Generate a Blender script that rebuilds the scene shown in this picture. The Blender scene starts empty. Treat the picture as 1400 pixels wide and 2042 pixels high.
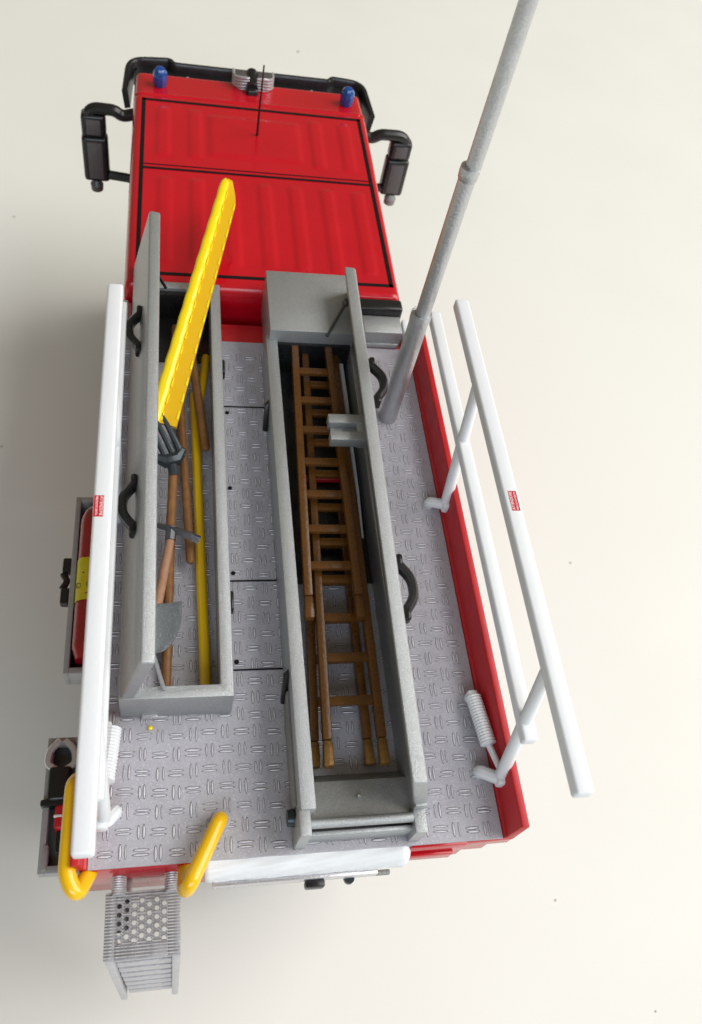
import bpy, bmesh, math, random
from mathutils import Vector, Matrix
random.seed(7)
S = 0.01                      # all shapes below are written in centimetres
scene = bpy.context.scene
col = scene.collection

# ------------------------------------------------------------------ camera
cam_d = bpy.data.cameras.new('camera'); cam = bpy.data.objects.new('camera', cam_d); col.objects.link(cam)
right = Vector((0.97896, -0.10722, 0.17361)); down = Vector((0.00514, -0.83718, -0.54690)); fwd = Vector((0.20398, 0.53628, -0.81901))
fwd.normalize(); right = (right - fwd * right.dot(fwd)).normalized(); down = fwd.cross(right)
M3 = Matrix((right, -down, -fwd)).transposed()
cam.matrix_world = Matrix.Translation(Vector((-1.62, -2.2, 17.5)) * S) @ M3.to_4x4()
cam_d.sensor_fit = 'VERTICAL'; cam_d.sensor_height = 36; cam_d.lens = 36 * 1703.98 / 2042
cam_d.clip_start = 0.005; cam_d.clip_end = 50
cam_d.dof.use_dof = True; cam_d.dof.focus_distance = 0.118; cam_d.dof.aperture_fstop = 55
scene.camera = cam

# ------------------------------------------------------------------ light of the room
world = bpy.data.worlds.new('World'); scene.world = world; world.use_nodes = True
bg = world.node_tree.nodes['Background']; bg.inputs[0].default_value = (1.0, 0.86, 0.60, 1); bg.inputs[1].default_value = 0.20
def area(name, loc, target, sx, sy, power, color):
    d = bpy.data.lights.new(name, 'AREA'); d.shape = 'RECTANGLE'; d.size = sx; d.size_y = sy; d.energy = power; d.color = color
    o = bpy.data.objects.new(name, d); col.objects.link(o); o.location = loc
    o.rotation_euler = (Vector(target) - Vector(loc)).to_track_quat('-Z', 'Y').to_euler()
    return o
area('window_light', (1.15, 0.04, 1.08), (0, 0.08, 0), 1.5, 1.5, 31, (1.0, 0.99, 0.965))
area('rear_window_light', (-0.02, -0.85, 0.72), (0, 0.05, 0.03), 0.9, 0.5, 5.4, (0.76, 0.87, 1.0))
vs = scene.view_settings; vs.view_transform = 'Standard'; vs.look = 'None'; vs.gamma = 1; vs.exposure = 0.10; vs.use_curve_mapping = False

# ------------------------------------------------------------------ materials
def mat(name, color, rough=0.5, metal=0.0, spec=0.5, var=0.0, vscale=300, bump=0.0, bscale=900, coat=0.0, speck=0.0, sscale=5000, color2=None, emis=None, trans=0.0):
    m = bpy.data.materials.new(name); m.use_nodes = True; nt = m.node_tree; b = nt.nodes['Principled BSDF']
    b.inputs['Roughness'].default_value = rough; b.inputs['Metallic'].default_value = metal
    b.inputs['Specular IOR Level'].default_value = spec; b.inputs['Coat Weight'].default_value = coat; b.inputs['Coat Roughness'].default_value = 0.12
    b.inputs['Transmission Weight'].default_value = trans
    tc = nt.nodes.new('ShaderNodeTexCoord'); src = None
    base = nt.nodes.new('ShaderNodeRGB'); base.outputs[0].default_value = (*color, 1); out = base.outputs[0]
    def noise(scale, detail=4):
        n = nt.nodes.new('ShaderNodeTexNoise'); n.inputs['Scale'].default_value = scale; n.inputs['Detail'].default_value = detail
        nt.links.new(tc.outputs['Object'], n.inputs['Vector']); return n
    def mix(a, b_, fac, blend='MIX'):
        x = nt.nodes.new('ShaderNodeMix'); x.data_type = 'RGBA'; x.blend_type = blend
        nt.links.new(a, x.inputs[6])
        if hasattr(b_, 'links'): nt.links.new(b_, x.inputs[7])
        else: x.inputs[7].default_value = (*b_, 1)
        if hasattr(fac, 'links'): nt.links.new(fac, x.inputs[0])
        else: x.inputs[0].default_value = fac
        return x.outputs[2]
    def ramp(o, a, b_, lo, hi):
        r = nt.nodes.new('ShaderNodeMapRange'); r.inputs[1].default_value = a; r.inputs[2].default_value = b_; r.inputs[3].default_value = lo; r.inputs[4].default_value = hi
        nt.links.new(o, r.inputs[0]); return r.outputs[0]
    if var > 0:
        n = noise(vscale); out = mix(out, color2 or tuple(c * 0.45 for c in color), ramp(n.outputs[0], 0.38, 0.68, 0, var))
    if speck > 0:
        n = noise(sscale, 2); out = mix(out, tuple(min(1, c * 1.9 + 0.05) for c in color), ramp(n.outputs[0], 0.56, 0.72, 0, speck))
        n2 = noise(sscale * 0.8, 2); n2.inputs['Distortion'].default_value = 0.4
        out = mix(out, tuple(c * 0.4 for c in color), ramp(n2.outputs[0], 0.58, 0.74, 0, speck))
    nt.links.new(out, b.inputs['Base Color'])
    if rough > 0.05:
        n = noise(vscale * 1.7); nt.links.new(ramp(n.outputs[0], 0.3, 0.7, rough * 0.85, min(1, rough * 1.2)), b.inputs['Roughness'])
    if bump > 0:
        n = noise(bscale, 5); bp = nt.nodes.new('ShaderNodeBump'); bp.inputs['Strength'].default_value = bump; bp.inputs['Distance'].default_value = 0.0002
        nt.links.new(n.outputs[0], bp.inputs['Height']); nt.links.new(bp.outputs[0], b.inputs['Normal'])
    return m
M = dict(
    table=mat('table_white', (0.785, 0.785, 0.74), 0.60, var=0.05, vscale=18, bump=0.03, bscale=1500, color2=(0.70, 0.66, 0.58)),
    red=mat('red_enamel', (0.52, 0.003, 0.013), 0.24, spec=0.45, coat=0.30, var=0.12, vscale=120, bump=0.05, bscale=700),
    red_in=mat('red_enamel_matt', (0.50, 0.008, 0.014), 0.45, var=0.25, vscale=200, bump=0.08, bscale=900),
    black=mat('black_plastic', (0.010, 0.010, 0.011), 0.28, bump=0.08, bscale=900),
    line=mat('black_print', (0.010, 0.008, 0.009), 0.5, spec=0.15),
    silver=mat('silver_paint', (0.43, 0.445, 0.455), 0.38, metal=0.65, var=0.10, vscale=2000, bump=0.50, bscale=8200, speck=0.42, sscale=7600),
    silver_dark=mat('dull_silver_paint', (0.26, 0.26, 0.25), 0.55, metal=0.3, var=0.2, vscale=500, bump=0.3, bscale=3000, speck=0.25),
    mast=mat('mast_silver', (0.52, 0.53, 0.545), 0.36, metal=0.8, bump=0.5, bscale=2600, speck=0.25, sscale=4500),
    step=mat('step_silver', (0.55, 0.55, 0.58), 0.38, metal=0.4, var=0.25, vscale=900, bump=0.25, bscale=3000),
    step_plate=mat('step_plate_silver', (0.36, 0.36, 0.385), 0.40, metal=0.4, var=0.3, vscale=900, bump=0.25, bscale=3000),  # darker than the ribs: dirt and shade of the grooves put into the colour
    step_rib=mat('step_rib_silver', (0.60, 0.60, 0.63), 0.36, metal=0.4, var=0.5, vscale=1500, bump=0.3, bscale=3000),
    deck=mat('deck_print', (0.43, 0.42, 0.462), 0.65, var=0.22, vscale=330, color2=(0.27, 0.26, 0.295), speck=0.34, sscale=5200, bump=0.10, bscale=3000),
    tread=mat('tread_print', (0.64, 0.63, 0.67), 0.30, var=0.25, vscale=2500, metal=0.1),
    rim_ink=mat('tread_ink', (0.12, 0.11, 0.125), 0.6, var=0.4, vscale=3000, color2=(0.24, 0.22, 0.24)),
    white=mat('white_plastic', (0.78, 0.80, 0.83), 0.38, bump=0.12, bscale=1800, var=0.05, vscale=160),
    yellow=mat('yellow_plastic', (0.86, 0.50, 0.004), 0.22, coat=0.3, bump=0.05, bscale=600, var=0.12, vscale=300, color2=(0.62, 0.30, 0.002)),
    lemon=mat('yellow_enamel', (0.92, 0.68, 0.004), 0.22, coat=0.3, bump=0.12, bscale=600, var=0.12, vscale=300, color2=(0.80, 0.48, 0.002)),
    amber_shade=mat('yellow_channel', (0.70, 0.41, 0.002), 0.35, bump=0.10, bscale=900, var=0.2, vscale=400, color2=(0.68, 0.38, 0.003)),  # channel yellow deepened to amber, painting in the shade on the web
    pole=mat('yellow_pole', (0.78, 0.48, 0.004), 0.35, bump=0.05),
    wood=mat('wood_brown', (0.24, 0.105, 0.030), 0.55, var=0.6, vscale=700, bump=0.25, bscale=2500, color2=(0.13, 0.05, 0.014)),
    wood_pale=mat('wood_pink', (0.36, 0.19, 0.11), 0.6, var=0.5, vscale=900, bump=0.3, bscale=2500, color2=(0.24, 0.11, 0.06)),
    ladder=mat('ladder_brown', (0.135, 0.052, 0.009), 0.28, var=0.45, vscale=800, bump=0.25, bscale=2200, color2=(0.085, 0.032, 0.007)),  # brown set darker, partly standing in for the shade inside the box
    gold=mat('ladder_gold', (0.27, 0.14, 0.035), 0.32, metal=0.4, var=0.5, vscale=1500, bump=0.4, bscale=3000),
    steel=mat('dark_steel', (0.045, 0.058, 0.066), 0.32, metal=0.5, bump=0.2, bscale=1500, var=0.3, vscale=600),
    blade=mat('zinc_blade', (0.165, 0.18, 0.19), 0.42, metal=0.4, bump=0.35, bscale=2500, speck=0.4, sscale=3500),
    iron=mat('iron_head', (0.085, 0.085, 0.09), 0.30, metal=0.5, bump=0.2, bscale=2000),
    blue=mat('blue_lens', (0.005, 0.055, 0.26), 0.20, coat=0.5, bump=0.05),
    chrome=mat('chrome_silver', (0.62, 0.61, 0.64), 0.25, metal=0.6, bump=0.15, bscale=2000),
    glass=mat('dark_glass', (0.012, 0.014, 0.016), 0.08, coat=0.5),
    mglass=mat('mirror_back', (0.085, 0.075, 0.078), 0.35, bump=0.05),
    sticker=mat('sticker_red', (0.56, 0.006, 0.018), 0.45, var=0.15, vscale=900),
    print_white=mat('sticker_white', (0.85, 0.82, 0.82), 0.5),
    rubber=mat('tyre_rubber', (0.018, 0.018, 0.018), 0.7, bump=0.2),
    band=mat('yellow_band', (0.62, 0.55, 0.010), 0.45, var=0.15, vscale=500),
    band_ink=mat('band_ink', (0.10, 0.075, 0.006), 0.5),
    bag=mat('red_vinyl', (0.30, 0.004, 0.008), 0.24, coat=0.4, bump=0.25, bscale=220),
    tray=mat('grey_tray', (0.38, 0.385, 0.38), 0.5, metal=0.15, bump=0.2, bscale=2000, var=0.2, vscale=500),
    tray_in=mat('tray_floor', (0.10, 0.105, 0.105), 0.32, metal=0.3, bump=0.15, bscale=800, var=0.3, vscale=300),
    crumb=mat('crumb_grey', (0.55, 0.53, 0.48), 0.8),
)

# ------------------------------------------------------------------ helpers
WL = {}
def put(name, bm, m, parent=None, smooth=30, keep=False):
    """link a bmesh (cm) as one mesh object whose origin is its middle"""
    bmesh.ops.recalc_face_normals(bm, faces=bm.faces[:])
    lo = [min(v.co[i] for v in bm.verts) for i in range(3)]; hi = [max(v.co[i] for v in bm.verts) for i in range(3)]
    c = Vector([(a + b) / 2 for a, b in zip(lo, hi)])
    for v in bm.verts: v.co = (v.co - c) * S
    me = bpy.data.meshes.new(name)
    for e in bm.edges:
        if len(e.link_faces) == 2: e.smooth = e.calc_face_angle(0) < math.radians(smooth)
    for f in bm.faces: f.smooth = True
    bm.to_mesh(me); bm.free(); me.materials.append(M[m] if isinstance(m, str) else m)
    o = bpy.data.objects.new(name, me); col.objects.link(o)
    WL[o] = c; p = WL[parent] if parent else Vector((0, 0, 0))
    o.location = (c - p) * S; o.parent = parent
    return o
def empty(name, loc):
    o = bpy.data.objects.new(name, None); col.objects.link(o); o.empty_display_size = 0.01
    WL[o] = Vector(loc); o.location = Vector(loc) * S; return o
def copy(o, parent, d, name=None):
    """copy of one mesh object moved by d (cm), sharing the mesh"""
    c = o.copy(); col.objects.link(c); c.parent = parent; WL[c] = WL[o] + Vector(d)
    c.location = (WL[c] - (WL[parent] if parent else Vector((0, 0, 0)))) * S
    return c
def tag(o, label, cat=None, group=None, kind=None):
    if label: o['label'] = label
    if cat: o['category'] = cat
    if group: o['group'] = group
    if kind: o['kind'] = kind
    return o
def loft(bm, rings, caps=True, closed=True):
    R = [[bm.verts.new(p) for p in r] for r in rings]; n = len(R[0])
    for a, b in zip(R, R[1:]):
        for i in range(n if closed else n - 1): bm.faces.new((a[i], a[(i + 1) % n], b[(i + 1) % n], b[i]))
    if caps and closed: bm.faces.new(R[0][::-1]); bm.faces.new(R[-1])
    return R
def bevel(bm, off, seg=2, ang=40):
    bmesh.ops.recalc_face_normals(bm, faces=bm.faces[:])
    es = [e for e in bm.edges if len(e.link_faces) == 2 and e.calc_face_angle(0) > math.radians(ang)]
    bmesh.ops.bevel(bm, geom=es, offset=off, segments=seg, profile=0.5, affect='EDGES', clamp_overlap=True)
def addto(bm, b2):
    me = bpy.data.meshes.new('tmp'); b2.to_mesh(me); b2.free(); bm.from_mesh(me); bpy.data.meshes.remove(me); return bm
def box(x0, x1, y0, y1, z0, z1, bv=0.02, seg=2, bm=None):
    b = bmesh.new(); loft(b, [[(x0, y0, z), (x1, y0, z), (x1, y1, z), (x0, y1, z)] for z in (z0, z1)])
    if bv: bevel(b, bv, seg)
    return addto(bm, b) if bm else b
def prism(ra, rb, bv=0.02, bm=None, seg=2):
    b = bmesh.new(); loft(b, [ra, rb])
    if bv: bevel(b, bv, seg)
    return addto(bm, b) if bm else b
def tube(path, r, n=10, bm=None, cap=True, flat=1.0, roundend=False):
    """swept tube; r a number or list; flat squashes the section"""
    P = [Vector(p) for p in path]; rs = r if isinstance(r, (list, tuple)) else [r] * len(P)
    if roundend:
        d0 = (P[0] - P[1]).normalized(); d1 = (P[-1] - P[-2]).normalized()
        P = [P[0] + d0 * rs[0] * .85, P[0] + d0 * rs[0] * .5] + P + [P[-1] + d1 * rs[-1] * .5, P[-1] + d1 * rs[-1] * .85]
        rs = [rs[0] * .45, rs[0] * .85] + list(rs) + [rs[-1] * .85, rs[-1] * .45]
    b = bmesh.new(); rings = []; up = None
    for i, p in enumerate(P):
        t = (P[min(i + 1, len(P) - 1)] - P[max(i - 1, 0)]).normalized()
        if up is None: up = Vector((0, 0, 1)) if abs(t.z) < .9 else Vector((0, 1, 0))
        s = t.cross(up).normalized(); up = s.cross(t).normalized()
        rings.append([tuple(p + (s * math.cos(2 * math.pi * k / n) + up * math.sin(2 * math.pi * k / n) * flat) * rs[i]) for k in range(n)])
    loft(b, rings)
    return addto(bm, b) if bm else b
def bend(path, rad=0.1, n=4):
    """round the corners of a path"""
    P = [Vector(p) for p in path]; out = [P[0]]
    for a, b, c in zip(P, P[1:], P[2:]):
        r = min(rad, (a - b).length * .45, (c - b).length * .45); p0 = b + (a - b).normalized() * r; p1 = b + (c - b).normalized() * r
        for k in range(n + 1):
            t = k / n; out.append(p0 * (1 - t) ** 2 + b * 2 * t * (1 - t) + p1 * t * t)
    return out + [P[-1]]
def lathe(prof, cx, cy, n=20, bm=None, axis='z', cz=0):
    b = bmesh.new(); rings = []
    for r, h in prof:
        q = []
        for k in range(n):
            a = 2 * math.pi * k / n; u, v = r * math.cos(a), r * math.sin(a)
            q.append({'z': (cx + u, cy + v, h), 'x': (h, cy + u, cz + v), 'y': (cx + u, h, cz + v)}[axis])
        rings.append(q)
    loft(b, rings); return addto(bm, b) if bm else b
def disc(cx, cy, z, r, t, n=14, bm=None): return lathe([(r, z), (r, z + t * .6), (r * .8, z + t)], cx, cy, n, bm)
def strip(pts, w, z, t=0.004, bm=None):
    """flat strip of width w along pts [(x,y)...] lying on z"""
    b = bmesh.new()
    for (x0, y0), (x1, y1) in zip(pts, pts[1:]):
        d = Vector((x1 - x0, y1 - y0)); L = d.length; d /= L; nn = Vector((-d.y, d.x)) * w / 2; e = d * w / 2
        q = [(x0 - e.x + nn.x, y0 - e.y + nn.y), (x0 - e.x - nn.x, y0 - e.y - nn.y), (x1 + e.x - nn.x, y1 + e.y - nn.y), (x1 + e.x + nn.x, y1 + e.y + nn.y)]
        loft(b, [[(*p, z) for p in q], [(*p, z + t) for p in q]])
    return addto(bm, b) if bm else b
def text(name, s, size, m, parent, origin, xdir, zdir, xscale=1.0, extr=0.002):
    """lettering as a thin mesh; origin = left end of the baseline in cm"""
    cu = bpy.data.curves.new(name, 'FONT'); cu.body = s; cu.size = size; cu.extrude = extr; cu.resolution_u = 2
    t = bpy.data.objects.new(name, cu); col.objects.link(t); bpy.context.view_layer.update()
    me = bpy.data.meshes.new_from_object(t.evaluated_get(bpy.context.evaluated_depsgraph_get()))
    bpy.data.objects.remove(t)
    b = bmesh.new(); b.from_mesh(me); bpy.data.meshes.remove(me)
    x = Vector(xdir).normalized(); z = Vector(zdir).normalized(); y = z.cross(x)
    for v in b.verts: v.co = Vector(origin) + x * v.co.x * xscale + y * v.co.y + z * v.co.z
    return put(name, b, m, parent)

# ------------------------------------------------------------------ the table
b = bmesh.new(); bmesh.ops.create_grid(b, x_segments=8, y_segments=8, size=150)
for v in b.verts: v.co.y += 10
table = tag(put('table', b, 'table'), 'cream white table top under the toy truck', 'table', kind='structure')
for x, y, r, dz in ((3.0, 30.29, .10, .02), (8.27, 7.75, .05, .01), (5.9, .02, .035, .01), (-5.68, 11.09, .05, .01), (-6.22, 19.54, .06, .01), (7.42, -2.06, .03, .01)):
    r *= .75; b = lathe([(r, .001), (r * .85, dz), (r * .4, dz * 1.5)], x, y, 9)
    for v in b.verts: v.co.x += random.uniform(-.2, .2) * r; v.co.y += random.uniform(-.2, .2) * r
    put('speck', b, 'crumb', table)

# ------------------------------------------------------------------ the truck
T = tag(empty('toy_fire_truck', (0, 8, 0)), 'red toy fire truck with grey tread plate deck, open silver boxes and white guard rails', 'toy truck')
DZ = 6.5
# --- chassis, wheels, lower body
b = box(-1.0, 1.0, .6, 16.2, 1.6, 2.5, .05); put('chassis', b, 'black', T)
def wheel(x, y):
    w = 1.15; sx = 1 if x > 0 else -1
    t = put('wheel', lathe([(.75, x - sx * w / 2), (1.25, x - sx * w / 2), (1.42, x - sx * w * .38), (1.42, x + sx * w * .38), (1.25, x + sx * w / 2), (.75, x + sx * w / 2)], 0, y, 28, axis='x', cz=1.42), 'rubber', T)
    put('rim', lathe([(.76, x - sx * .3), (.76, x + sx * .45), (.62, x + sx * .47), (.5, x + sx * .2), (.2, x + sx * .2), (.18, x + sx * .5)], 0, y, 20, axis='x', cz=1.42), 'silver', t)
for x in (-2.05, 2.05):
    for y in (3.4, 13.6): wheel(x, y)
body = put('body', addto(box(-2.62, 2.68, .9, 9.0, 2.4, 5.2, .06), box(-2.72, 2.74, .12, 9.0, 5.2, 6.44, .04)), 'red', T)
for sx, xx in ((-1, -2.62), (1, 2.68)):
    for y0, y1 in ((1.1, 3.0), (3.25, 6.5), (6.75, 8.8)):
        bb = bmesh.new(); prof = []
        n = 11
        for k in range(n):
            z = 2.6 + (5.1 - 2.6) * k / n; dz = (5.1 - 2.6) / n
            prof += [(xx + sx * .01, z), (xx + sx * .05, z + dz * .25), (xx + sx * .05, z + dz * .75)]
        prof += [(xx + sx * .01, 5.1)]
        loft(bb, [[(x, y, z) for x, z in prof] + [(xx - sx * .05, y, 5.1), (xx - sx * .05, y, 2.6)] for y in (y0, y1)])
        put('roller_shutter', bb, 'silver', body)

# --- deck with tread plate
deck = put('deck_plate', box(-2.58, 2.58, -.02, 8.56, 6.40, DZ, .006, 1), 'deck', T)
CX, CY = 0.2075, 0.237
inks = bmesh.new(); bars = bmesh.new()
def bar(bx, by, L, W, hor):
    nn = 10
    def ring(l, w, z): return [((bx + (l if hor else w) * math.cos(2 * math.pi * k / nn), by + (w if hor else l) * math.copysign(abs(math.sin(2 * math.pi * k / nn)) ** 1.15, math.sin(2 * math.pi * k / nn)), z)) for k in range(nn)]
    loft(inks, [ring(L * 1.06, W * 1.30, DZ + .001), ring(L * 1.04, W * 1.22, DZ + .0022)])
    loft(bars, [ring(L * .92, W * .88, DZ + .002), ring(L * .84, W * .62, DZ + .0075), ring(L * .5, W * .2, DZ + .011)])
nx = int(5.1 / CX); ny = int(8.5 / CY)
for i in range(nx + 1):
    for j in range(ny + 1):
        x = -2.18 + (i - 2) * CX; y = 1.315 + (j - 6) * CY + .02 * math.sin(i)
        if x < -2.5 or x > 2.48 or y < .06 or y > 8.46: continue
        hor = (i + j) % 2 == 0
        for s_ in (-1, 1):
            j1, j2 = random.gauss(0, .005), random.gauss(0, .005)
            if hor: bar(x + j1, y + s_ * .029 + j2, .098 * random.uniform(.9, 1.06), .0150 * random.uniform(.8, 1.2), True)
            else: bar(x + s_ * .032 + j1, y + j2, .094 * random.uniform(.88, 1.06), .0145 * random.uniform(.75, 1.2), False)
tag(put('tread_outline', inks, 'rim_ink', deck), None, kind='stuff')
tag(put('tread', bars, 'tread', deck), None, kind='stuff')
for y in (7.07, 3.79, 2.41): put('panel_seam', strip([(-.82, y), (-.08, y)], .022, DZ + .008, .006), 'line', deck)
for y in (6.94, 5.43, 3.92, 2.53): put('bolt_hole', disc(-.755, y, DZ + .006, .034, .012), 'line', deck)
# --- parapets, red lips
for sx, x0, x1, xo in ((1, 2.585, 2.62, 2.75), (-1, -2.585, -2.62, -2.75)):
    pr = [(x0, 6.38), (x0, 6.53), (x1, 6.54), (x1 + sx * .015, 7.03), (x1 + sx * .03, 7.06), (xo - sx * .02, 7.06), (xo, 7.03), (xo, 6.38)]
    if sx < 0: pr = [(x, 6.38 + (z - 6.38) * (.62 if z > 6.6 else 1)) for x, z in pr]
    put('parapet', prism([(x, -.02, z) for x, z in pr], [(x, 8.62, z) for x, z in pr], .012), 'red_in', T)
put('front_ledge', box(-2.6, 2.6, 8.565, 9.0, 6.2, 6.49, .03), 'red_in', T)
rp = box(-2.66, -1.15, -.03, .12, 5.22, 6.47, .02)
box(1.36, 2.12, -.05, .12, 5.85, 6.46, .02, bm=rp); box(1.36, 1.98, -.10, -.045, 5.95, 6.2, .02, bm=rp); box(2.1, 2.72, -.03, .12, 6.25, 6.48, .02, bm=rp); box(-1.2, 1.4, -.02, .12, 5.9, 6.48, .01, bm=rp)
rear = put('rear_panel', rp, 'red', T)
# white shutter cover and strip under it
wb = bmesh.new(); rings = []
N = 90
for k in range(N + 1):
    x = -1.22 + 2.60 * k / N; e = min(1, (1 - (k / N)) * N / 5.0, k / 2.0 + .55); e = math.sqrt(max(.05, 1 - (1 - e) ** 2))
    r = []
    for q in range(13):
        a = math.pi * (q / 12) * .62; g = .010 * math.sin((x * 3.0 + q * .55) * 2 * math.pi / .95 * .5)
        ry = (.20 + g) * e
        r.append((x, -.02 - ry * math.sin(a), 6.28 + .20 * e * math.cos(a) + g * .6))
    r += [(x, -.02, 6.15)]
    rings.append(r)
loft(wb, rings); wc = put('shutter_cover', wb, 'white', rear, 50)
put('number_plate', box(-1.12, .95, -.265, -.19, 6.02, 6.20, .012), 'chrome', rear)
put('plate_edge', box(-.25, 1.15, -.25, -.19, 5.93, 6.015, .012), 'silver_dark', rear)
put('latch', box(.02, .27, -.36, -.26, 5.98, 6.16, .03), 'black', rear)
put('lamp', lathe([(.02, 5.86), (.07, 5.88), (.07, 5.95)], .62, -.25, 10), 'steel', rear)

# --- cab
cab = put('cab', box(-2.46, 2.46, 9.35, 16.15, 2.2, 6.72, .14, 3), 'red', T)
bm = bmesh.new(); NX, NY = 120, 150; X0, X1, Y0, Y1 = -2.47, 2.47, 9.33, 16.1
def sm(t): t = max(0, min(1, t)); return t * t * (3 - 2 * t)
def plateau(v, a, b_, w): return sm((v - a) / w) * sm((b_ - v) / w)
def roofz(x, y):
    z = 7.0
    if y > 14.95: z -= .035 * sm((y - 14.95) / .06) - .045 * plateau(y, 15.0, 15.16, .07) + .10 * (y - 14.95) / 1.15
    pr_ = plateau(y, 9.85, 12.38, .16)
    for c in (-1.80, -1.2, -.55, .09, .70, 1.33, 1.95):
        z += .025 * pr_ * plateau(x, c - .17, c + .17, .105)
    pf = plateau(y, 12.92, 14.64, .14)
    for c in (-1.85, -1.22, 1.27, 1.9): z += .024 * pf * plateau(x, c - .17, c + .17, .105)
    z += .028 * plateau(x, -1.0, .98, .14) * plateau(y, 13.05, 14.5, .12)
    r = .17
    for d in (x - X0, X1 - x, (y - Y0) * 1.3, Y1 - y):
        if d < r: z -= r - math.sqrt(max(0, r * r - (r - d) ** 2))
    return z
def gx(i):
    return X0 + (X1 - X0) * i / NX
G = [[bm.verts.new((gx(i), Y0 + (Y1 - Y0) * j / NY, roofz(gx(i), Y0 + (Y1 - Y0) * j / NY))) for i in range(NX + 1)] for j in range(NY + 1)]
for j in range(NY):
    for i in range(NX): bm.faces.new((G[j][i], G[j][i + 1], G[j + 1][i + 1], G[j + 1][i]))
edge = [G[0][i] for i in range(NX + 1)] + [G[j][NX] for j in range(1, NY + 1)] + [G[NY][i] for i in range(NX - 1, -1, -1)] + [G[j][0] for j in range(NY - 1, 0, -1)]
low = [bm.verts.new((v.co.x, v.co.y, 6.55)) for v in edge]
for k in range(len(edge)): bm.faces.new((edge[k], low[k], low[(k + 1) % len(edge)], edge[(k + 1) % len(edge)]))
roof = put('roof', bm, 'red', cab, 60)
sl = strip([(-2.25, 9.62), (-2.25, 14.82), (2.27, 14.82), (2.30, 9.66), (-2.25, 9.62)], .075, 7.0, .007)
put('roof_line', sl, 'line', cab)
put('roof_line', strip([(-2.25, 12.56), (2.29, 12.59)], .06, 7.001, .008), 'line', cab)
put('roof_line', strip([(-2.25, 12.68), (2.29, 12.71)], .022, 7.001, .008), 'line', cab)
put('windscreen', box(-2.2, 2.2, 16.1, 16.2, 4.3, 6.2, .03), 'glass', cab)
for xx in (-2.46, 2.46):
    for y0, y1 in ((13.4, 15.4), (10.2, 12.6)): put('side_window', box(xx - .03, xx + .03, y0, y1, 4.4, 6.1, .02), 'glass', cab)
    put('headlight', box(xx * .72 - .4, xx * .72 + .4, 16.1, 16.22, 2.6, 3.0, .04), 'chrome', cab)
put('bumper', box(-2.5, 2.5, 16.0, 16.5, 1.5, 2.6, .08), 'white', cab)
put('grille', box(-1.6, 1.6, 16.1, 16.22, 3.2, 4.0, .03), 'black', cab)
# sun visor: a curved rail in front of the roof, wrapping both corners
vb = bmesh.new(); path = bend([(-2.68, 15.78, 6.52), (-2.62, 16.88, 6.60), (-1.74, 16.96, 6.62), (-1.66, 16.80, 6.62), (1.86, 16.80, 6.62), (1.95, 16.94, 6.62), (2.66, 16.90, 6.60), (2.78, 15.76, 6.52)], .35, 6)
rings = []
for i, p in enumerate(path):
    t = (path[min(i + 1, len(path) - 1)] - path[max(i - 1, 0)]).normalized(); s_ = Vector((t.y, -t.x, 0)).normalized()
    rings.append([tuple(p + s_ * a + Vector((0, 0, h))) for a, h in ((-.07, .03), (-.05, .07), (.03, .075), (.06, .03), (.10, -.35), (-.02, -.38))])
loft(vb, rings); vis = put('sun_visor', vb, 'black', T, 50)
vb = bmesh.new(); loft(vb, [[(-2.5, 16.1, 6.50), (-2.45, 16.85, 6.46), (2.55, 16.85, 6.46), (2.58, 16.1, 6.50)], [(-2.5, 16.05, 6.56), (-2.45, 16.84, 6.52), (2.55, 16.84, 6.52), (2.58, 16.05, 6.56)]]); put('visor_shade', vb, 'black', vis)
for x in (-1.35, 1.45): put('visor_bolt', disc(x, 16.55, 6.525, .035, .02), 'chrome', vis)
# blue beacons
for x in (-1.93, 2.08):
    bc = put('beacon', disc(x, 15.5, 6.83, .13, .05), 'black', T)
    put('lens', lathe([(.09, 6.87), (.145, 6.96), (.158, 7.10), (.145, 7.22), (.095, 7.295), (.03, 7.315)], x, 15.5, 10), 'blue', bc)
    put('glint_foot', disc(x + .02, 15.36, 6.88, .028, .02, 8), 'chrome', bc)
# silver twin horn with ribs
hn = put('horn', addto(box(-.12, .14, 15.46, 15.85, 6.82, 7.04, .06, 3), tube([(.01, 15.56, 7.02), (.01, 16.05, 7.10)], .12, 12)), 'black', T)
for x0, x1 in ((-.38, -.08), (.12, .47)):
    hb = bmesh.new(); sg = -1 if x0 < 0 else 1; xo = x0 if sg < 0 else x1; xi = x1 if sg < 0 else x0
    for k in range(5):
        z = 6.85 + k * .07
        tube(bend([(xi, 15.74 - .02 * k, z + .06), (xo - sg * .10, 15.72, z + .03), (xo, 15.86, z - .02), (xo, 16.05, z)], .10, 4), .030, 8, bm=hb, roundend=True)
    tr = put('ribbed_trumpet', hb, 'chrome', hn)
    put('trumpet_core', box(min(xi, xo - sg * .03), max(xi, xo - sg * .03), 15.77, 16.06, 6.82, 7.14, .03), 'mglass', hn)
put('antenna', tube([(.03, 13.88, 7.0), (.03, 13.885, 7.7), (.04, 13.88, 8.5)], [.026, .020, .016], 8, roundend=True), 'black', T)
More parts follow.
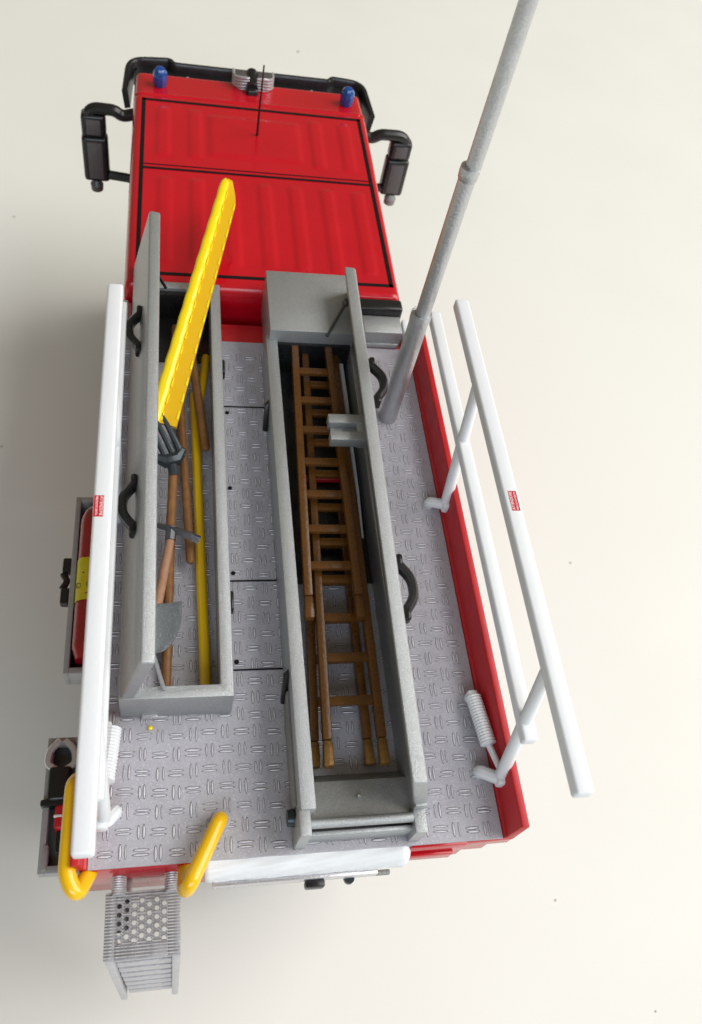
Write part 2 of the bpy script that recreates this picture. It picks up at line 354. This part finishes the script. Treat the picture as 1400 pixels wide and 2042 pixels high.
# mirrors
def mirror(s_, x, y, zt, zb, sp):
    xi = s_ * 2.40
    m_ = put('mirror', tube(bend([(xi, y + .05, zt), (xi + s_ * .30, y, zt - .06), (xi + s_ * .46, y, zt + .06), (x + s_ * .10, y + .04, zt + .05), (x + s_ * .14, y + .06, zb + .2)], .28, 7), .12, 12), 'black', T)
    b2 = tube(bend([(xi, y - .05, zb - .05), (xi + s_ * .16, y, zb + .1), (x, y, zb + .18)], .1, 3), .10, 10); box(xi - .08, xi + .10, y - .14, y + .12, zb - .32, zb + .25, .06, 3, bm=b2)
    put('lower_arm', b2, 'black', m_)
    zm = zt - (zt - zb) * .34
    put('housing', addto(box(x - .25, x + .25, y - .10, y + .22, zm - .01, zt - .06, .08, 3), box(x - .27, x + .27, y - .12, y + .22, zb + .02, zm + .0, .08, 3)), 'black', m_)
    put('mirror_pane', box(x - .145, x + .145, y - .125, y - .09, zm + .08, zt - .14, .03), 'mglass', m_)
    put('mirror_pane', box(x - .155, x + .155, y - .145, y - .11, zb + .12, zm - .09, .03), 'mglass', m_)
    put('marker', lathe([(.05, zb - .24), (.13, zb - .2), (.14, zb - .06), (.07, zb + .04)], x + .02 * s_, y - .05, 14), sp, m_)
mirror(-1, -3.30, 14.85, 6.6, 4.95, 'mglass'); mirror(1, 3.40, 15.0, 6.55, 5.1, 'silver_dark')

# --- block behind the cab, right
put('locker', addto(box(1.70, 2.40, 8.60, 9.02, 6.49, 6.86, .02), box(1.76, 2.36, 8.56, 8.66, 6.5, 6.60, .02)), 'silver', T)
put('exhaust_box', box(1.62, 2.44, 9.03, 9.30, 6.3, 7.02, .05, 3), 'black', T)
put('corner_post', box(2.46, 2.58, 8.64, 9.05, 6.45, 6.78, .03), 'white', T)
put('corner_post', box(-2.52, -2.38, 8.75, 9.02, 6.45, 6.92, .03), 'white', T)

# --- storage boxes
def wallbox(parts, name, label):
    bm = bmesh.new()
    for p in parts: box(*p, bm=bm)
    return tag(put(name, bm, 'silver', T), label)
def grip(parent, x, y0, y1, z, s_):
    """black bow handle standing off a lid, s_ = side"""
    g = bmesh.new(); h = (y1 - y0)
    path = bend([(x, y0 + h * .06, z), (x + s_ * .06, y0 + h * .16, z), (x + s_ * .19, y0 + h * .36, z), (x + s_ * .19, y0 + h * .64, z), (x + s_ * .06, y0 + h * .84, z), (x, y1 - h * .06, z)], .12, 4)
    tube(path, .068, 10, bm=g, flat=1.4, roundend=True)
    box(min(x, x + s_ * .09), max(x, x + s_ * .09), y0 - .01, y0 + h * .16, z - .1, z + .1, .03, bm=g); box(min(x, x + s_ * .09), max(x, x + s_ * .09), y1 - h * .16, y1 + .01, z - .1, z + .1, .03, bm=g)
    return put('handle', g, 'black', parent)
# left box
bb = bmesh.new(); o4 = [(-2.27, 1.80), (-.85, 1.80), (-.85, 9.28), (-2.27, 9.28)]; i4 = [(-2.10, 1.97), (-1.02, 1.97), (-1.02, 9.12), (-2.10, 9.12)]
V = [[bb.verts.new((x, y, z)) for x, y in q] for q, z in ((o4, DZ), (o4, 7.14), (i4, 7.14), (i4, DZ))]
for a_, b_ in zip(V, V[1:] + V[:1]):
    for k in range(4): bb.faces.new((a_[k], a_[(k + 1) % 4], b_[(k + 1) % 4], b_[k]))
bevel(bb, .02)
bl = tag(put('storage_box', bb, 'silver', T), 'open silver box holding hand tools beside the left guard rail')
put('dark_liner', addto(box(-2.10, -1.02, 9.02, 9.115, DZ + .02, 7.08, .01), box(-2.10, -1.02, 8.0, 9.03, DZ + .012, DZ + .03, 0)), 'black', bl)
la = [(-2.275, 7.00), (-2.09, 7.03), (-1.80, 8.19), (-1.98, 8.22)]
lid = put('lid', prism([(x, 1.82, z) for x, z in la], [(x - .04, 9.74, z) for x, z in la], .035, seg=3), 'silver', bl)
grip(bl, -2.10, 7.02, 7.93, 7.75, -1); grip(bl, -2.09, 3.81, 4.72, 7.75, -1)
put('stay', tube([(-1.84, 2.12, 7.75), (-1.72, 1.92, 7.15)], .028, 8), 'silver', bl)
put('stay', tube([(-1.93, 9.0, 7.62), (-1.76, 9.10, 7.16)], .028, 8), 'black', bl)
for y in (7.62, 3.30): put('latch', box(-.855, -.79, y - .16, y + .12, 6.72, 6.92, .025), 'black', bl)
put('latch', box(-2.0, -1.8, 1.76, 1.81, 6.52, 6.6, .01), 'chrome', bl)
# right box
br = wallbox([(-.13, .06, .32, 8.02, DZ, 7.25, .02), (1.30, 1.46, .30, 8.6, DZ, 7.12, .02), (1.30, 1.46, .02, .31, DZ, 6.98, .02), (-.15, -.01, .03, .33, DZ, 7.22, .02), (-.08, 1.34, 7.92, 9.34, DZ, 7.47, .02)], 'storage_box', 'long open silver box holding the brown ladders')
rl = [(1.28, 7.10), (1.47, 7.10), (1.235, 8.03), (1.04, 8.05)]
lid = put('lid', prism([(x, .33, z) for x, z in rl], [(x + .115, 8.90, z) for x, z in rl], .035, seg=3), 'silver', br)
grip(br, 1.40, 6.15, 7.05, 7.75, 1); grip(br, 1.33, 2.5, 3.45, 7.75, 1)
for y in (6.28, 2.9):
    pass
sh = prism([(-.02, .92, 6.5), (-.02, .74, 6.86), (-.02, .28, 6.90), (-.02, .28, 6.5)], [(1.32, .92, 6.5), (1.32, .74, 6.86), (1.32, .28, 6.90), (1.32, .28, 6.5)], .012)
shf = put('shelf', sh, 'silver_dark', br)
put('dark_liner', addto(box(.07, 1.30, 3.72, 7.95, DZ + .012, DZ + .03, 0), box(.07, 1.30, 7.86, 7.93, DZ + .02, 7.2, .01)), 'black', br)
put('rivet', disc(.66, .52, 6.885, .028, .03, 10), 'silver', br)
put('roller', tube([(.0, .225, 6.93), (1.30, .225, 6.93)], .062, 14), 'silver', br)
put('sill', box(-.02, 1.33, .095, .155, DZ, 6.86, .02), 'silver', br)
put('stay', tube([(1.21, 8.45, 7.65), (.86, 7.86, 7.44)], .026, 8), 'iron', br)
put('hinge_pin', lathe([(.05, 7.6), (.06, 7.66), (.03, 7.72)], 1.20, 8.45, 8), 'iron', br)
cl = box(.66, 1.16, 5.82, 5.99, 7.52, 7.70, .012); box(.66, 1.16, 5.50, 5.66, 7.52, 7.70, .012, bm=cl); box(1.08, 1.22, 5.512, 5.978, 7.48, 7.688, .01, bm=cl); box(.70, 1.1, 5.64, 5.84, 7.53, 7.56, 0, bm=cl)
put('clip', cl, 'silver', br)
for y in (6.6, 2.02): put('latch', prism([(-.13, y + .14, 7.12), (-.2, y + .1, 7.06), (-.22, y - .12, 6.72), (-.13, y - .12, 6.7)], [(-.13, y + .05, 7.14), (-.2, y + .02, 7.08), (-.22, y - .2, 6.72), (-.13, y - .2, 6.7)], .012), 'black', br)
put('guide_strip', box(-.165, -.128, .45, 1.9, 6.6, 6.98, .01), 'silver_dark', br)
put('latch', lathe([(.03, -.24), (.10, -.23), (.11, -.17), (.11, -.14)], 0, .36, 14, axis='x', cz=6.72), 'steel', br)

# --- guard rails
def guard(sx, xr, y0, y1, my0, my1, feet, reach, label):
    zt, zm = 9.0, 7.95
    g = tag(put('guard_rail', box(xr - .105, xr + .105, y0, y1, zt - .18, zt, .035, 3), 'white', T), label)
    put('mid_rail', box(xr - .10, xr + .09, my0, my1, zm - .17, zm, .035, 3), 'white', g)
    for fy in feet:
        put('post', tube([(xr - .02 * sx, fy, 6.75), (xr - .01 * sx, fy + .62, 8.85)], .085, 12, roundend=True), 'white', g)
        fb = tube(bend([(xr - reach * sx, fy + .14, 6.50), (xr - reach * sx, fy + .12, 6.60), (xr - .05 * sx, fy - .01, 6.72), (xr + .02 * sx, fy - .02, 6.76)], .06, 3), .085, 10, roundend=True)
        box(xr - .09, xr + .07, fy - .12, fy + .10, 6.62, 6.84, .05, 3, bm=fb)
        put('foot', fb, 'white', g)
    fy = feet[0]; x = xr - (reach - .10) * sx
    gs = bmesh.new(); prof = []
    a, c = Vector((x - .04 * sx, fy + 1.14, 6.68)), Vector((x + .02 * sx, fy + .42, 6.76)); n = 34
    path = [a + (c - a) * k / n for k in range(n + 1)]; rr = [.105 + (.008 if k % 2 else -.004) for k in range(n + 1)]; rr[0] = .07; rr[-1] = .06
    tube(path, rr, 12, bm=gs); tube([c, (xr - .04 * sx, fy + .05, 6.85)], .045, 8, bm=gs)
    box(x - .12, x + .03, fy + 1.10, fy + 1.22, 6.5, 6.74, .04, 3, bm=gs)
    put('gas_strut', gs, 'white', g, 25)
    return g
gr = guard(1, 2.63, -.14, 7.22, .78, 8.05, (.70, 5.02), .22, 'white guard rail on the right edge of the deck, beside the silver mast')
gl = guard(-1, -2.415, -.38, 7.13, .40, 7.9, (.48, 4.8), .13, 'white guard rail on the left edge of the deck, beside the tool box')
# warning stickers
sk = put('sticker', box(2.59, 2.70, 3.40, 3.70, 9.0, 9.004, 0), 'sticker', gr)
text('lettering', 'ATTENZIONE', .056, 'print_white', sk, (2.632, 3.412, 9.005), (0, 1, 0), (0, 0, 1), .80)
text('lettering', 'PERICOLO DI CADUTA', .036, 'print_white', sk, (2.680, 3.412, 9.005), (0, 1, 0), (0, 0, 1), .72)
sk = put('sticker', box(-2.51, -2.40, 3.285, 3.575, 9.0, 9.004, 0), 'sticker', gl)
text('lettering', 'ATTENZIONE', .056, 'print_white', sk, (-2.443, 3.563, 9.005), (0, -1, 0), (0, 0, 1), .78)
text('lettering', 'PERICOLO DI CADUTA', .036, 'print_white', sk, (-2.490, 3.563, 9.005), (0, -1, 0), (0, 0, 1), .70)

# --- telescopic mast
mx, my = 1.97, 6.94
ms = put('light_mast', lathe([(.15, 6.5), (.150, 6.56), (.147, 8.76), (.154, 8.78), (.158, 8.86), (.154, 8.94), (.10, 8.925)], mx, my, 28), 'mast', T)
put('mast_section', lathe([(.112, 8.93), (.113, 11.22), (.126, 11.24), (.132, 11.32), (.128, 11.40), (.08, 11.405)], mx + .02, my, 28), 'mast', ms)
put('mast_section', lathe([(.103, 11.40), (.104, 13.60), (.12, 13.62), (.12, 13.75), (.08, 13.76)], mx + .05, my, 28), 'mast', ms)
put('mast_cap', lathe([(.09, 13.75), (.09, 14.0), (.04, 14.06)], mx + .05, my, 20), 'mast', ms)

# --- rear step
st = empty('rear_step', (-1.95, -.55, 3)); st.parent = T; st.location = (WL[st] - WL[T]) * S
zp = 6.0; sy0, sy1 = -.94, -.20; sx0, sx1 = -2.39, -1.50
# plate with real holes: cells of quads around octagon holes
pb = bmesh.new(); HR = .030; holes = []
px, py = .088, .096
for r_ in range(5):
    for c_ in range(7):
        hx = sx0 + .165 + c_ * px; hy = sy1 - .115 - r_ * py - (py / 2 if c_ % 2 == 0 else 0)
        holes.append((hx, hy))
cells = {}
def cell(cx, cy, hole):
    x0, x1, y0, y1 = cx - px / 2, cx + px / 2, cy - py / 2, cy + py / 2
    sq = [(x1, cy), (x1, y1), (cx, y1), (x0, y1), (x0, cy), (x0, y0), (cx, y0), (x1, y0)]
    if not hole:
        pb.faces.new([pb.verts.new((*p, zp)) for p in (sq[1], sq[3], sq[5], sq[7])]); return
    for z, flip in ((zp, 0), (zp - .02, 1)):
        o_ = [pb.verts.new((*p, z)) for p in sq]; i_ = [pb.verts.new((cx + HR * math.cos(k * math.pi / 4), cy + HR * math.sin(k * math.pi / 4), z + (.004 if z == zp else 0))) for k in range(8)]
        for k in range(8): pb.faces.new((o_[k], o_[(k + 1) % 8], i_[(k + 1) % 8], i_[k]))
        if z == zp: top = i_
        else:
            for k in range(8): pb.faces.new((top[k], top[(k + 1) % 8], i_[(k + 1) % 8], i_[k]))
for hx, hy in holes: cell(hx, hy, True)
put('hole_plate', pb, 'step_plate', st, 20)
hx0 = sx0 + .165 - px / 2; hx1 = hx0 + 7 * px; hyT = sy1 - .115 + py / 2; hyB = hyT - 5.5 * py
fr = box(sx0, hx0, sy0, sy1, zp - .08, zp, .006); box(hx1, sx1, sy0, sy1, zp - .08, zp, .006, bm=fr); box(hx0, hx1, hyT, sy1, zp - .08, zp, .004, bm=fr); box(hx0, hx1, sy0, hyB, zp - .08, zp, .004, bm=fr)
for c_ in range(7):
    cxx = hx0 + (c_ + .5) * px
    if c_ % 2 == 0: box(cxx - px / 2, cxx + px / 2, hyT - py / 2, hyT, zp - .05, zp - .001, 0, bm=fr)
    else: box(cxx - px / 2, cxx + px / 2, hyB, hyB + py / 2, zp - .05, zp - .001, 0, bm=fr)
box(sx0 + .02, sx0 + .30, sy0 + .30, sy1 - .02, zp - .12, zp - .07, .01, bm=fr)
put('platform', fr, 'step_plate', st)
for k in range(21):
    y = sy1 - .014 - k * (sy1 - sy0 - .03) / 20.3
    segs = [(sx0 + .004, sx1 - .004)]
    for hx, hy in sorted(holes):
        if abs(hy - y) < HR + .014:
            ns = []
            for a0, a1 in segs:
                if hx - HR - .006 > a0: ns.append((a0, min(a1, hx - HR - .006)))
                if hx + HR + .006 < a1: ns.append((max(a0, hx + HR + .006), a1))
            segs = [q for q in ns if q[1] - q[0] > .008]
    rb = bmesh.new()
    for a0, a1 in segs: box(a0, a1, y - .007, y + .007, zp - .005, zp + .018, 0, bm=rb)
    put('rib', rb, 'step_rib', st)
zb = 1.2
for x, xb in ((sx0 + .055, -2.35), (sx1 - .05, -1.545)):
    put('leg', prism([(x - .055, sy0 + .005, zp - .02), (x + .055, sy0 + .005, zp - .02), (x + .055, sy0 + .40, zp - .02), (x - .055, sy0 + .40, zp - .02)], [(xb - .05, -1.0, zb), (xb + .05, -1.0, zb), (xb + .05, -.80, zb), (xb - .05, -.80, zb)], .02), 'step', st)
for k in range(8):
    t = .05 + k * .116; z = zp - t * (zp - zb); x0 = sx0 + .10 + (t * .03); x1 = sx1 - .10; yy = sy0 + .05 - t * .05
    put('tread', box(x0, x1, yy, yy + .16, z - .37, z, .015), 'step', st)
for x in (-2.24, -1.61):
    ab = bmesh.new(); n = 16; path = [(x, -.02 - .22 * k / n, 6.02) for k in range(n + 1)]
    tube(path, [.075 + (.006 if k % 2 else -.005) + .012 * math.sin(k / n * math.pi) for k in range(n + 1)], 12, bm=ab); put('arm', ab, 'step_rib', st)
    put('arm', box(x + .08, x + .15, -.24, -.02, 5.7, 5.82, .015), 'step_rib', st)

# --- yellow grab rails
put('grab_rail', tube(bend([(-1.03, .44, 6.50), (-1.04, .41, 6.74), (-1.40, -.31, 6.84), (-1.46, -.36, 6.66), (-1.44, -.02, 6.30)], .12, 6), .098, 14), 'yellow', T)
put('grab_rail', tube(bend([(-2.70, 1.10, 6.40), (-2.79, .98, 6.58), (-2.80, -.08, 6.62), (-2.68, -.30, 6.55), (-2.57, -.02, 6.35)], .14, 6), .10, 14), 'yellow', T)
put('rail_socket', lathe([(.13, 6.5), (.125, 6.53), (.10, 6.545)], -1.02, .45, 14), 'deck', T)

# --- side drawers
def drawer(y0, y1, z, x0, name_label, dz):
    b = box(x0, x0 + .085, y0, y1, z - dz, z, .015); box(x0 + .08, -2.55, y0, y0 + .10, z - dz, z, .015, bm=b); box(x0 + .08, -2.55, y1 - .10, y1, z - dz, z, .015, bm=b)
    d = tag(put('side_drawer', b, 'tray', T), name_label)
    put('drawer_floor', box(x0 + .05, -2.55, y0 + .05, y1 - .05, z - dz - .02, z - dz + .06, .01), 'tray_in', d)
    return d
d1 = drawer(3.18, 6.43, 4.75, -3.25, 'grey drawer pulled out with a red bag in it', .45)
hb = bmesh.new()
for q in ((5.0, 5.28), (4.42, 4.72)): box(-3.40, -3.24, q[0], q[1], 4.5, 4.66, .04, 2, bm=hb)
tube([(-3.38, 4.72, 4.58), (-3.31, 4.86, 4.6), (-3.38, 5.0, 4.58)], .06, 8, bm=hb)
put('handle', hb, 'black', d1)
d2 = drawer(.28, 2.12, 4.95, -3.35, 'grey drawer pulled out with a rescue cutter in it', .22)
put('drawer_hinge', tube([(-3.27, .35, 4.93), (-3.27, .62, 4.93)], .045, 8, roundend=True), 'tray', d2)

# ------------------------------------------------------------------ loose things carried on the truck
# red bag with yellow band
bm = bmesh.new(); rings = []
N = 30
for k in range(N + 1):
    t = k / N; y = 6.22 - 2.86 * t; e = math.sqrt(max(0.02, min(1, t * 7) * (2 - min(1, t * 7)))) * (1 if t < .93 else 1 - (t - .93) * 3.2)
    rings.append([(-2.86 + .28 * e * math.copysign(abs(math.cos(a)) ** .7, math.cos(a)), y, 4.78 + .26 * e * math.copysign(abs(math.sin(a)) ** .8, math.sin(a)) + .01 * math.sin(k * 1.9 + a * 2)) for a in [2 * math.pi * q / 18 for q in range(18)]])
loft(bm, rings)
bag = tag(put('equipment_bag', bm, 'bag', None, 60), 'shiny red roll bag with a yellow band in the side drawer', 'bag')
bm = bmesh.new(); rings = []
for k in range(5):
    y = 5.08 - .78 * k / 4; rings.append([(-2.86 + .287 * math.copysign(abs(math.cos(a)) ** .7, math.cos(a)), y, 4.78 + .267 * math.copysign(abs(math.sin(a)) ** .8, math.sin(a))) for a in [2 * math.pi * q / 18 for q in range(18)]])
loft(bm, rings, caps=False); put('band', bm, 'band', bag, 60)
text('lettering', 'DECO', .13, 'band_ink', bag, (-3.125, 4.52, 4.98), (1, 0, .35), (-.35, 0, 1), 1.0)
bm = box(-3.06, -2.66, 3.37, 3.40, 4.62, 4.80, .02); put('end_flap', bm, 'bag', bag)
# rescue cutter
cut = tag(put('rescue_cutter', addto(box(-3.30, -2.98, 1.20, 1.68, 4.80, 5.06, .06, 3), box(-3.38, -2.85, 1.14, 1.24, 4.82, 5.02, .03)), 'black'), 'black and red rescue cutter with silver blades lying in the rear drawer', 'cutter')
for s_ in (-1, 1):
    put('blade', tube(bend([(-3.14 + s_ * .05, 1.64, 4.98), (-3.14 + s_ * .19, 1.72, 5.0), (-3.14 + s_ * .17, 1.92, 5.0), (-3.14 + s_ * .03, 2.06, 5.0)], .12, 5), [.05] * 6 + [.06] * 6 + [.02] * 2 if False else .05, 8, flat=.6), 'chrome', cut)
put('grip_body', box(-3.18, -2.92, .82, 1.16, 4.80, 5.04, .05, 3), 'sticker', cut)
put('grip_ring', box(-3.19, -2.91, .98, 1.02, 4.79, 5.055, .02), 'print_white', cut)
put('hose_end', box(-3.14, -3.0, .56, .84, 4.82, 4.98, .04), 'black', cut)

# brown ladders, stacked
def ladder(label, z, yb, yt, xl0, xr0, xl1, xr1, rungs, gold):
    """xl0/xr0 outer rail positions at the near end, xl1/xr1 at the far end"""
    root = tag(empty('wooden_ladder', ((xl0 + xr0) / 2, (yb + yt) / 2, z - .08)), label, 'ladder', 'brown ladders stacked in the silver box')
    w = .118; h = .075
    for a0, a1, s_ in ((xl0, xl1, 1), (xr0, xr1, -1)):
        q = lambda x, y: [(x, y, z - h), (x + s_ * w, y, z - h), (x + s_ * w, y, z + h), (x, y, z + h)]
        yg = yb + .34
        xg = a0 + (a1 - a0) * (yg - yb) / (yt - yb)
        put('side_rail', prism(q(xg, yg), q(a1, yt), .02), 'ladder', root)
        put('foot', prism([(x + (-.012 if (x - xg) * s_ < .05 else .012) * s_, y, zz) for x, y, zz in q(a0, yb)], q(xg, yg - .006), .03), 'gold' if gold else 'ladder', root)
    rg = None
    for y in rungs:
        t = (y - yb) / (yt - yb); x0 = xl0 + (xl1 - xl0) * t + w - .01; x1 = xr0 + (xr1 - xr0) * t - w + .01
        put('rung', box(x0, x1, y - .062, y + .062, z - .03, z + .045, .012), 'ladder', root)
    return root
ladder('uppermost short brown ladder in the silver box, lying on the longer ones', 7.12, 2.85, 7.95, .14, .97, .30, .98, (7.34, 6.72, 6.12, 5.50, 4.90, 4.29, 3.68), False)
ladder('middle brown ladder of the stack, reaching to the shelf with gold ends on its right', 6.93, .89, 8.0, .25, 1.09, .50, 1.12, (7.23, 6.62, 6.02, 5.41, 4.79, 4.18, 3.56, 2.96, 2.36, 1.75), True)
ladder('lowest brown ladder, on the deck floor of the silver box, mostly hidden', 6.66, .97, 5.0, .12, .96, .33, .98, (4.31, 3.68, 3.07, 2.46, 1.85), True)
tag(put('red_hose_roll', tube([(.45, 5.57, 6.59), (1.02, 5.57, 6.59)], .06, 10, roundend=True), 'sticker'), 'small red roll under the ladders in the silver box', 'roll')
tag(put('white_rod', tube([(1.20, 7.85, 6.78), (1.21, 7.0, 6.76), (1.20, 6.4, 6.75), (1.21, 5.2, 6.73), (1.20, 4.4, 6.70)], [.045, .044, .036, .026, .016], 8), 'white'), 'thin white rod along the right side of the brown ladders', 'rod')

# tools in the left box
def rod(name, label, cat, a, c, r, m, r2=None):
    return tag(put(name, tube([a, tuple((Vector(a) + Vector(c)) / 2), c], [r, r, r2 or r], 12, roundend=True), m), label, cat)
rod('yellow_pole', 'long yellow pole lying along the right wall of the tool box', 'pole', (-1.29, 7.2, 6.60), (-1.18, 2.05, 6.60), .075, 'pole')
rod('yellow_stick', 'short yellow handle end at the far right of the tool box', 'handle', (-1.09, 8.03, 6.62), (-1.20, 6.95, 6.75), .07, 'pole', .05)
rod('wooden_shaft', 'longer brown wooden handle beside the yellow pole in the tool box', 'tool handle', (-1.60, 8.7, 6.62), (-1.37, 4.02, 6.72), .066, 'wood')
rod('wooden_shaft', 'short brown wooden handle crossing over the yellow pole', 'tool handle', (-1.36, 8.2, 6.80), (-1.13, 6.0, 6.78), .072, 'wood')
fk = tag(put('garden_fork', tube([(-1.615, 5.68, 6.80), (-1.66, 4.3, 6.70), (-1.70, 2.02, 6.60)], [.068, .072, .066], 12, roundend=True), 'wood'), 'garden fork with dark steel tines and brown handle in the tool box', 'fork')
hd = bmesh.new(); ux = Vector((.86, .30, 0)).normalized(); uy = Vector((-.48, .88, .36)).normalized(); o_ = Vector((-1.66, 5.68, 6.92))
for k in range(4):
    p = o_ + ux * (-.18 + .12 * k); tube([tuple(p), tuple(p + uy * .22 + Vector((0, 0, .03))), tuple(p + uy * .50 + Vector((0, 0, .05))), tuple(p + uy * .86 + Vector((0, 0, -.01)))], [.052, .048, .042, .028], 8, bm=hd, roundend=True)
tube([tuple(o_ + ux * -.20 + uy * .06), tuple(o_ + ux * -.09 - uy * .03), tuple(o_ + ux * .09 - uy * .03), tuple(o_ + ux * .20 + uy * .06)], [.07, .11, .11, .07], 8, bm=hd, roundend=True)
tube([tuple(o_ - uy * .04), (-1.612, 5.45, 6.81)], [.07, .078], 10, bm=hd)
put('fork_head', hd, 'steel', fk)
pk = tag(put('pickaxe', tube([(-1.645, 4.30, 6.93), (-1.81, 3.30, 6.86), (-1.92, 2.6, 6.80)], [.062, .066, .062], 12, roundend=True), 'wood_pale'), 'small pickaxe with dark iron head and pale wooden handle in the tool box', 'pickaxe')
put('pick_head', addto(tube([(-2.0, 4.50, 6.92), (-1.82, 4.455, 6.96), (-1.64, 4.385, 6.98), (-1.40, 4.295, 6.96), (-1.25, 4.235, 6.92)], [.03, .045, .062, .066, .07], 4), tube([(-1.64, 4.42, 6.95), (-1.655, 4.22, 6.93)], .078, 8)), 'iron', pk)
sv = bmesh.new(); rings = []
for k in range(11):
    t = k / 10; y = 3.24 - .76 * t; xr_ = -1.93 + .435 * math.sqrt(max(.004, 1 - max(0, (t - .18) / .82) ** 2.2)); row = []
    for q in range(7):
        x = -2.0 + (xr_ + 2.0) * q / 6; row.append((x, y - .02 * (6 - q) / 6, 6.93 + .05 * ((x + 1.75) / .25) ** 2 - .03 * t))
    rings.append(row + [(x_, y_, z_ - .028) for x_, y_, z_ in row[::-1]])
loft(sv, rings); bevel(sv, .008, 2, 60)
shv = tag(put('shovel', sv, 'blade'), 'rounded grey shovel blade near the rear end of the tool box', 'shovel')
put('socket', tube([(-1.93, 3.1, 6.90), (-1.97, 3.6, 6.80)], [.07, .06], 10), 'wood_pale', shv)

# yellow channel leaning out of the tool box over the cab
A = Vector((-1.775, 6.16, 7.12)); Bv = Vector((-.615, 11.15, 7.86)); d = (Bv - A).normalized(); side = Vector((d.y, -d.x, 0)).normalized(); upv = side.cross(d).normalized()
def at(t, s_, u): return tuple(A + (Bv - A) * t + side * s_ + upv * u)
ch = bmesh.new(); rings = []
sec = [(-.225, -.03), (-.245, .02), (-.235, .075), (-.19, .105), (-.11, .105), (-.055, .08), (-.04, .03), (-.05, -.03)]
for k in range(61):
    t = k / 60; w = 1.0 if t < .975 else 1.0 - ((t - .975) / .025) ** 2 * .75
    wob = .004 * math.sin(k * 1.3)
    tp = 1.0 - .22 * t
    rings.append([at(t, (-.155 + (a_ + .155) * w) * tp + wob, .04 + (u_ - .04) * w * tp) for a_, u_ in sec])
loft(ch, rings)
plank = tag(put('yellow_channel', ch, 'lemon', None, 60), 'bright yellow metal channel leaning out of the tool box over the red cab roof', 'channel')
ch = bmesh.new(); rings = []
for k in range(61):
    t = k / 60; w = .205 if t < .90 else .205 - ((t - .90) / .10) ** 1.3 * .20
    tp = 1.0 - .22 * t; w *= tp
    rings.append([at(t, -.10 * tp, -.005), at(t, -.10 * tp, .05), at(t, w, .015), at(t, w, -.045)])
loft(ch, rings); put('web', ch, 'amber_shade', plank)
n = 16
for k in range(n):
    for side_, s0, s1, u0, u1 in ((0, -.05, -.012, .03, .072), (1, .160, .212, -.01, .038)):
        t0 = (k + .10 + .30 * side_) / (n + .6); t1 = t0 + random.uniform(.48, .62) / n
        if t1 > (.90 if side_ else .97): continue
        q = lambda t, e: [at(t, (a_) * (1 - .22 * t), u_) for a_, u_ in ((s0 + e, u0), (s1 - e * .3, u0), (s1 - e, u1 - e), (s0 + e, u1 - e))]
        put('edge_tab', prism(q(t0, .006), q(t1, .012), .010), 'lemon', plank)
tag(put('paint_chip', lathe([(.035, 6.512), (.03, 6.535), (.012, 6.545)], -1.89, 1.65, 6), 'lemon'), 'tiny yellow paint chip lying on the tread plate', 'chip')

scene.render.engine = 'CYCLES'
scene.render.resolution_x = 702; scene.render.resolution_y = 1024
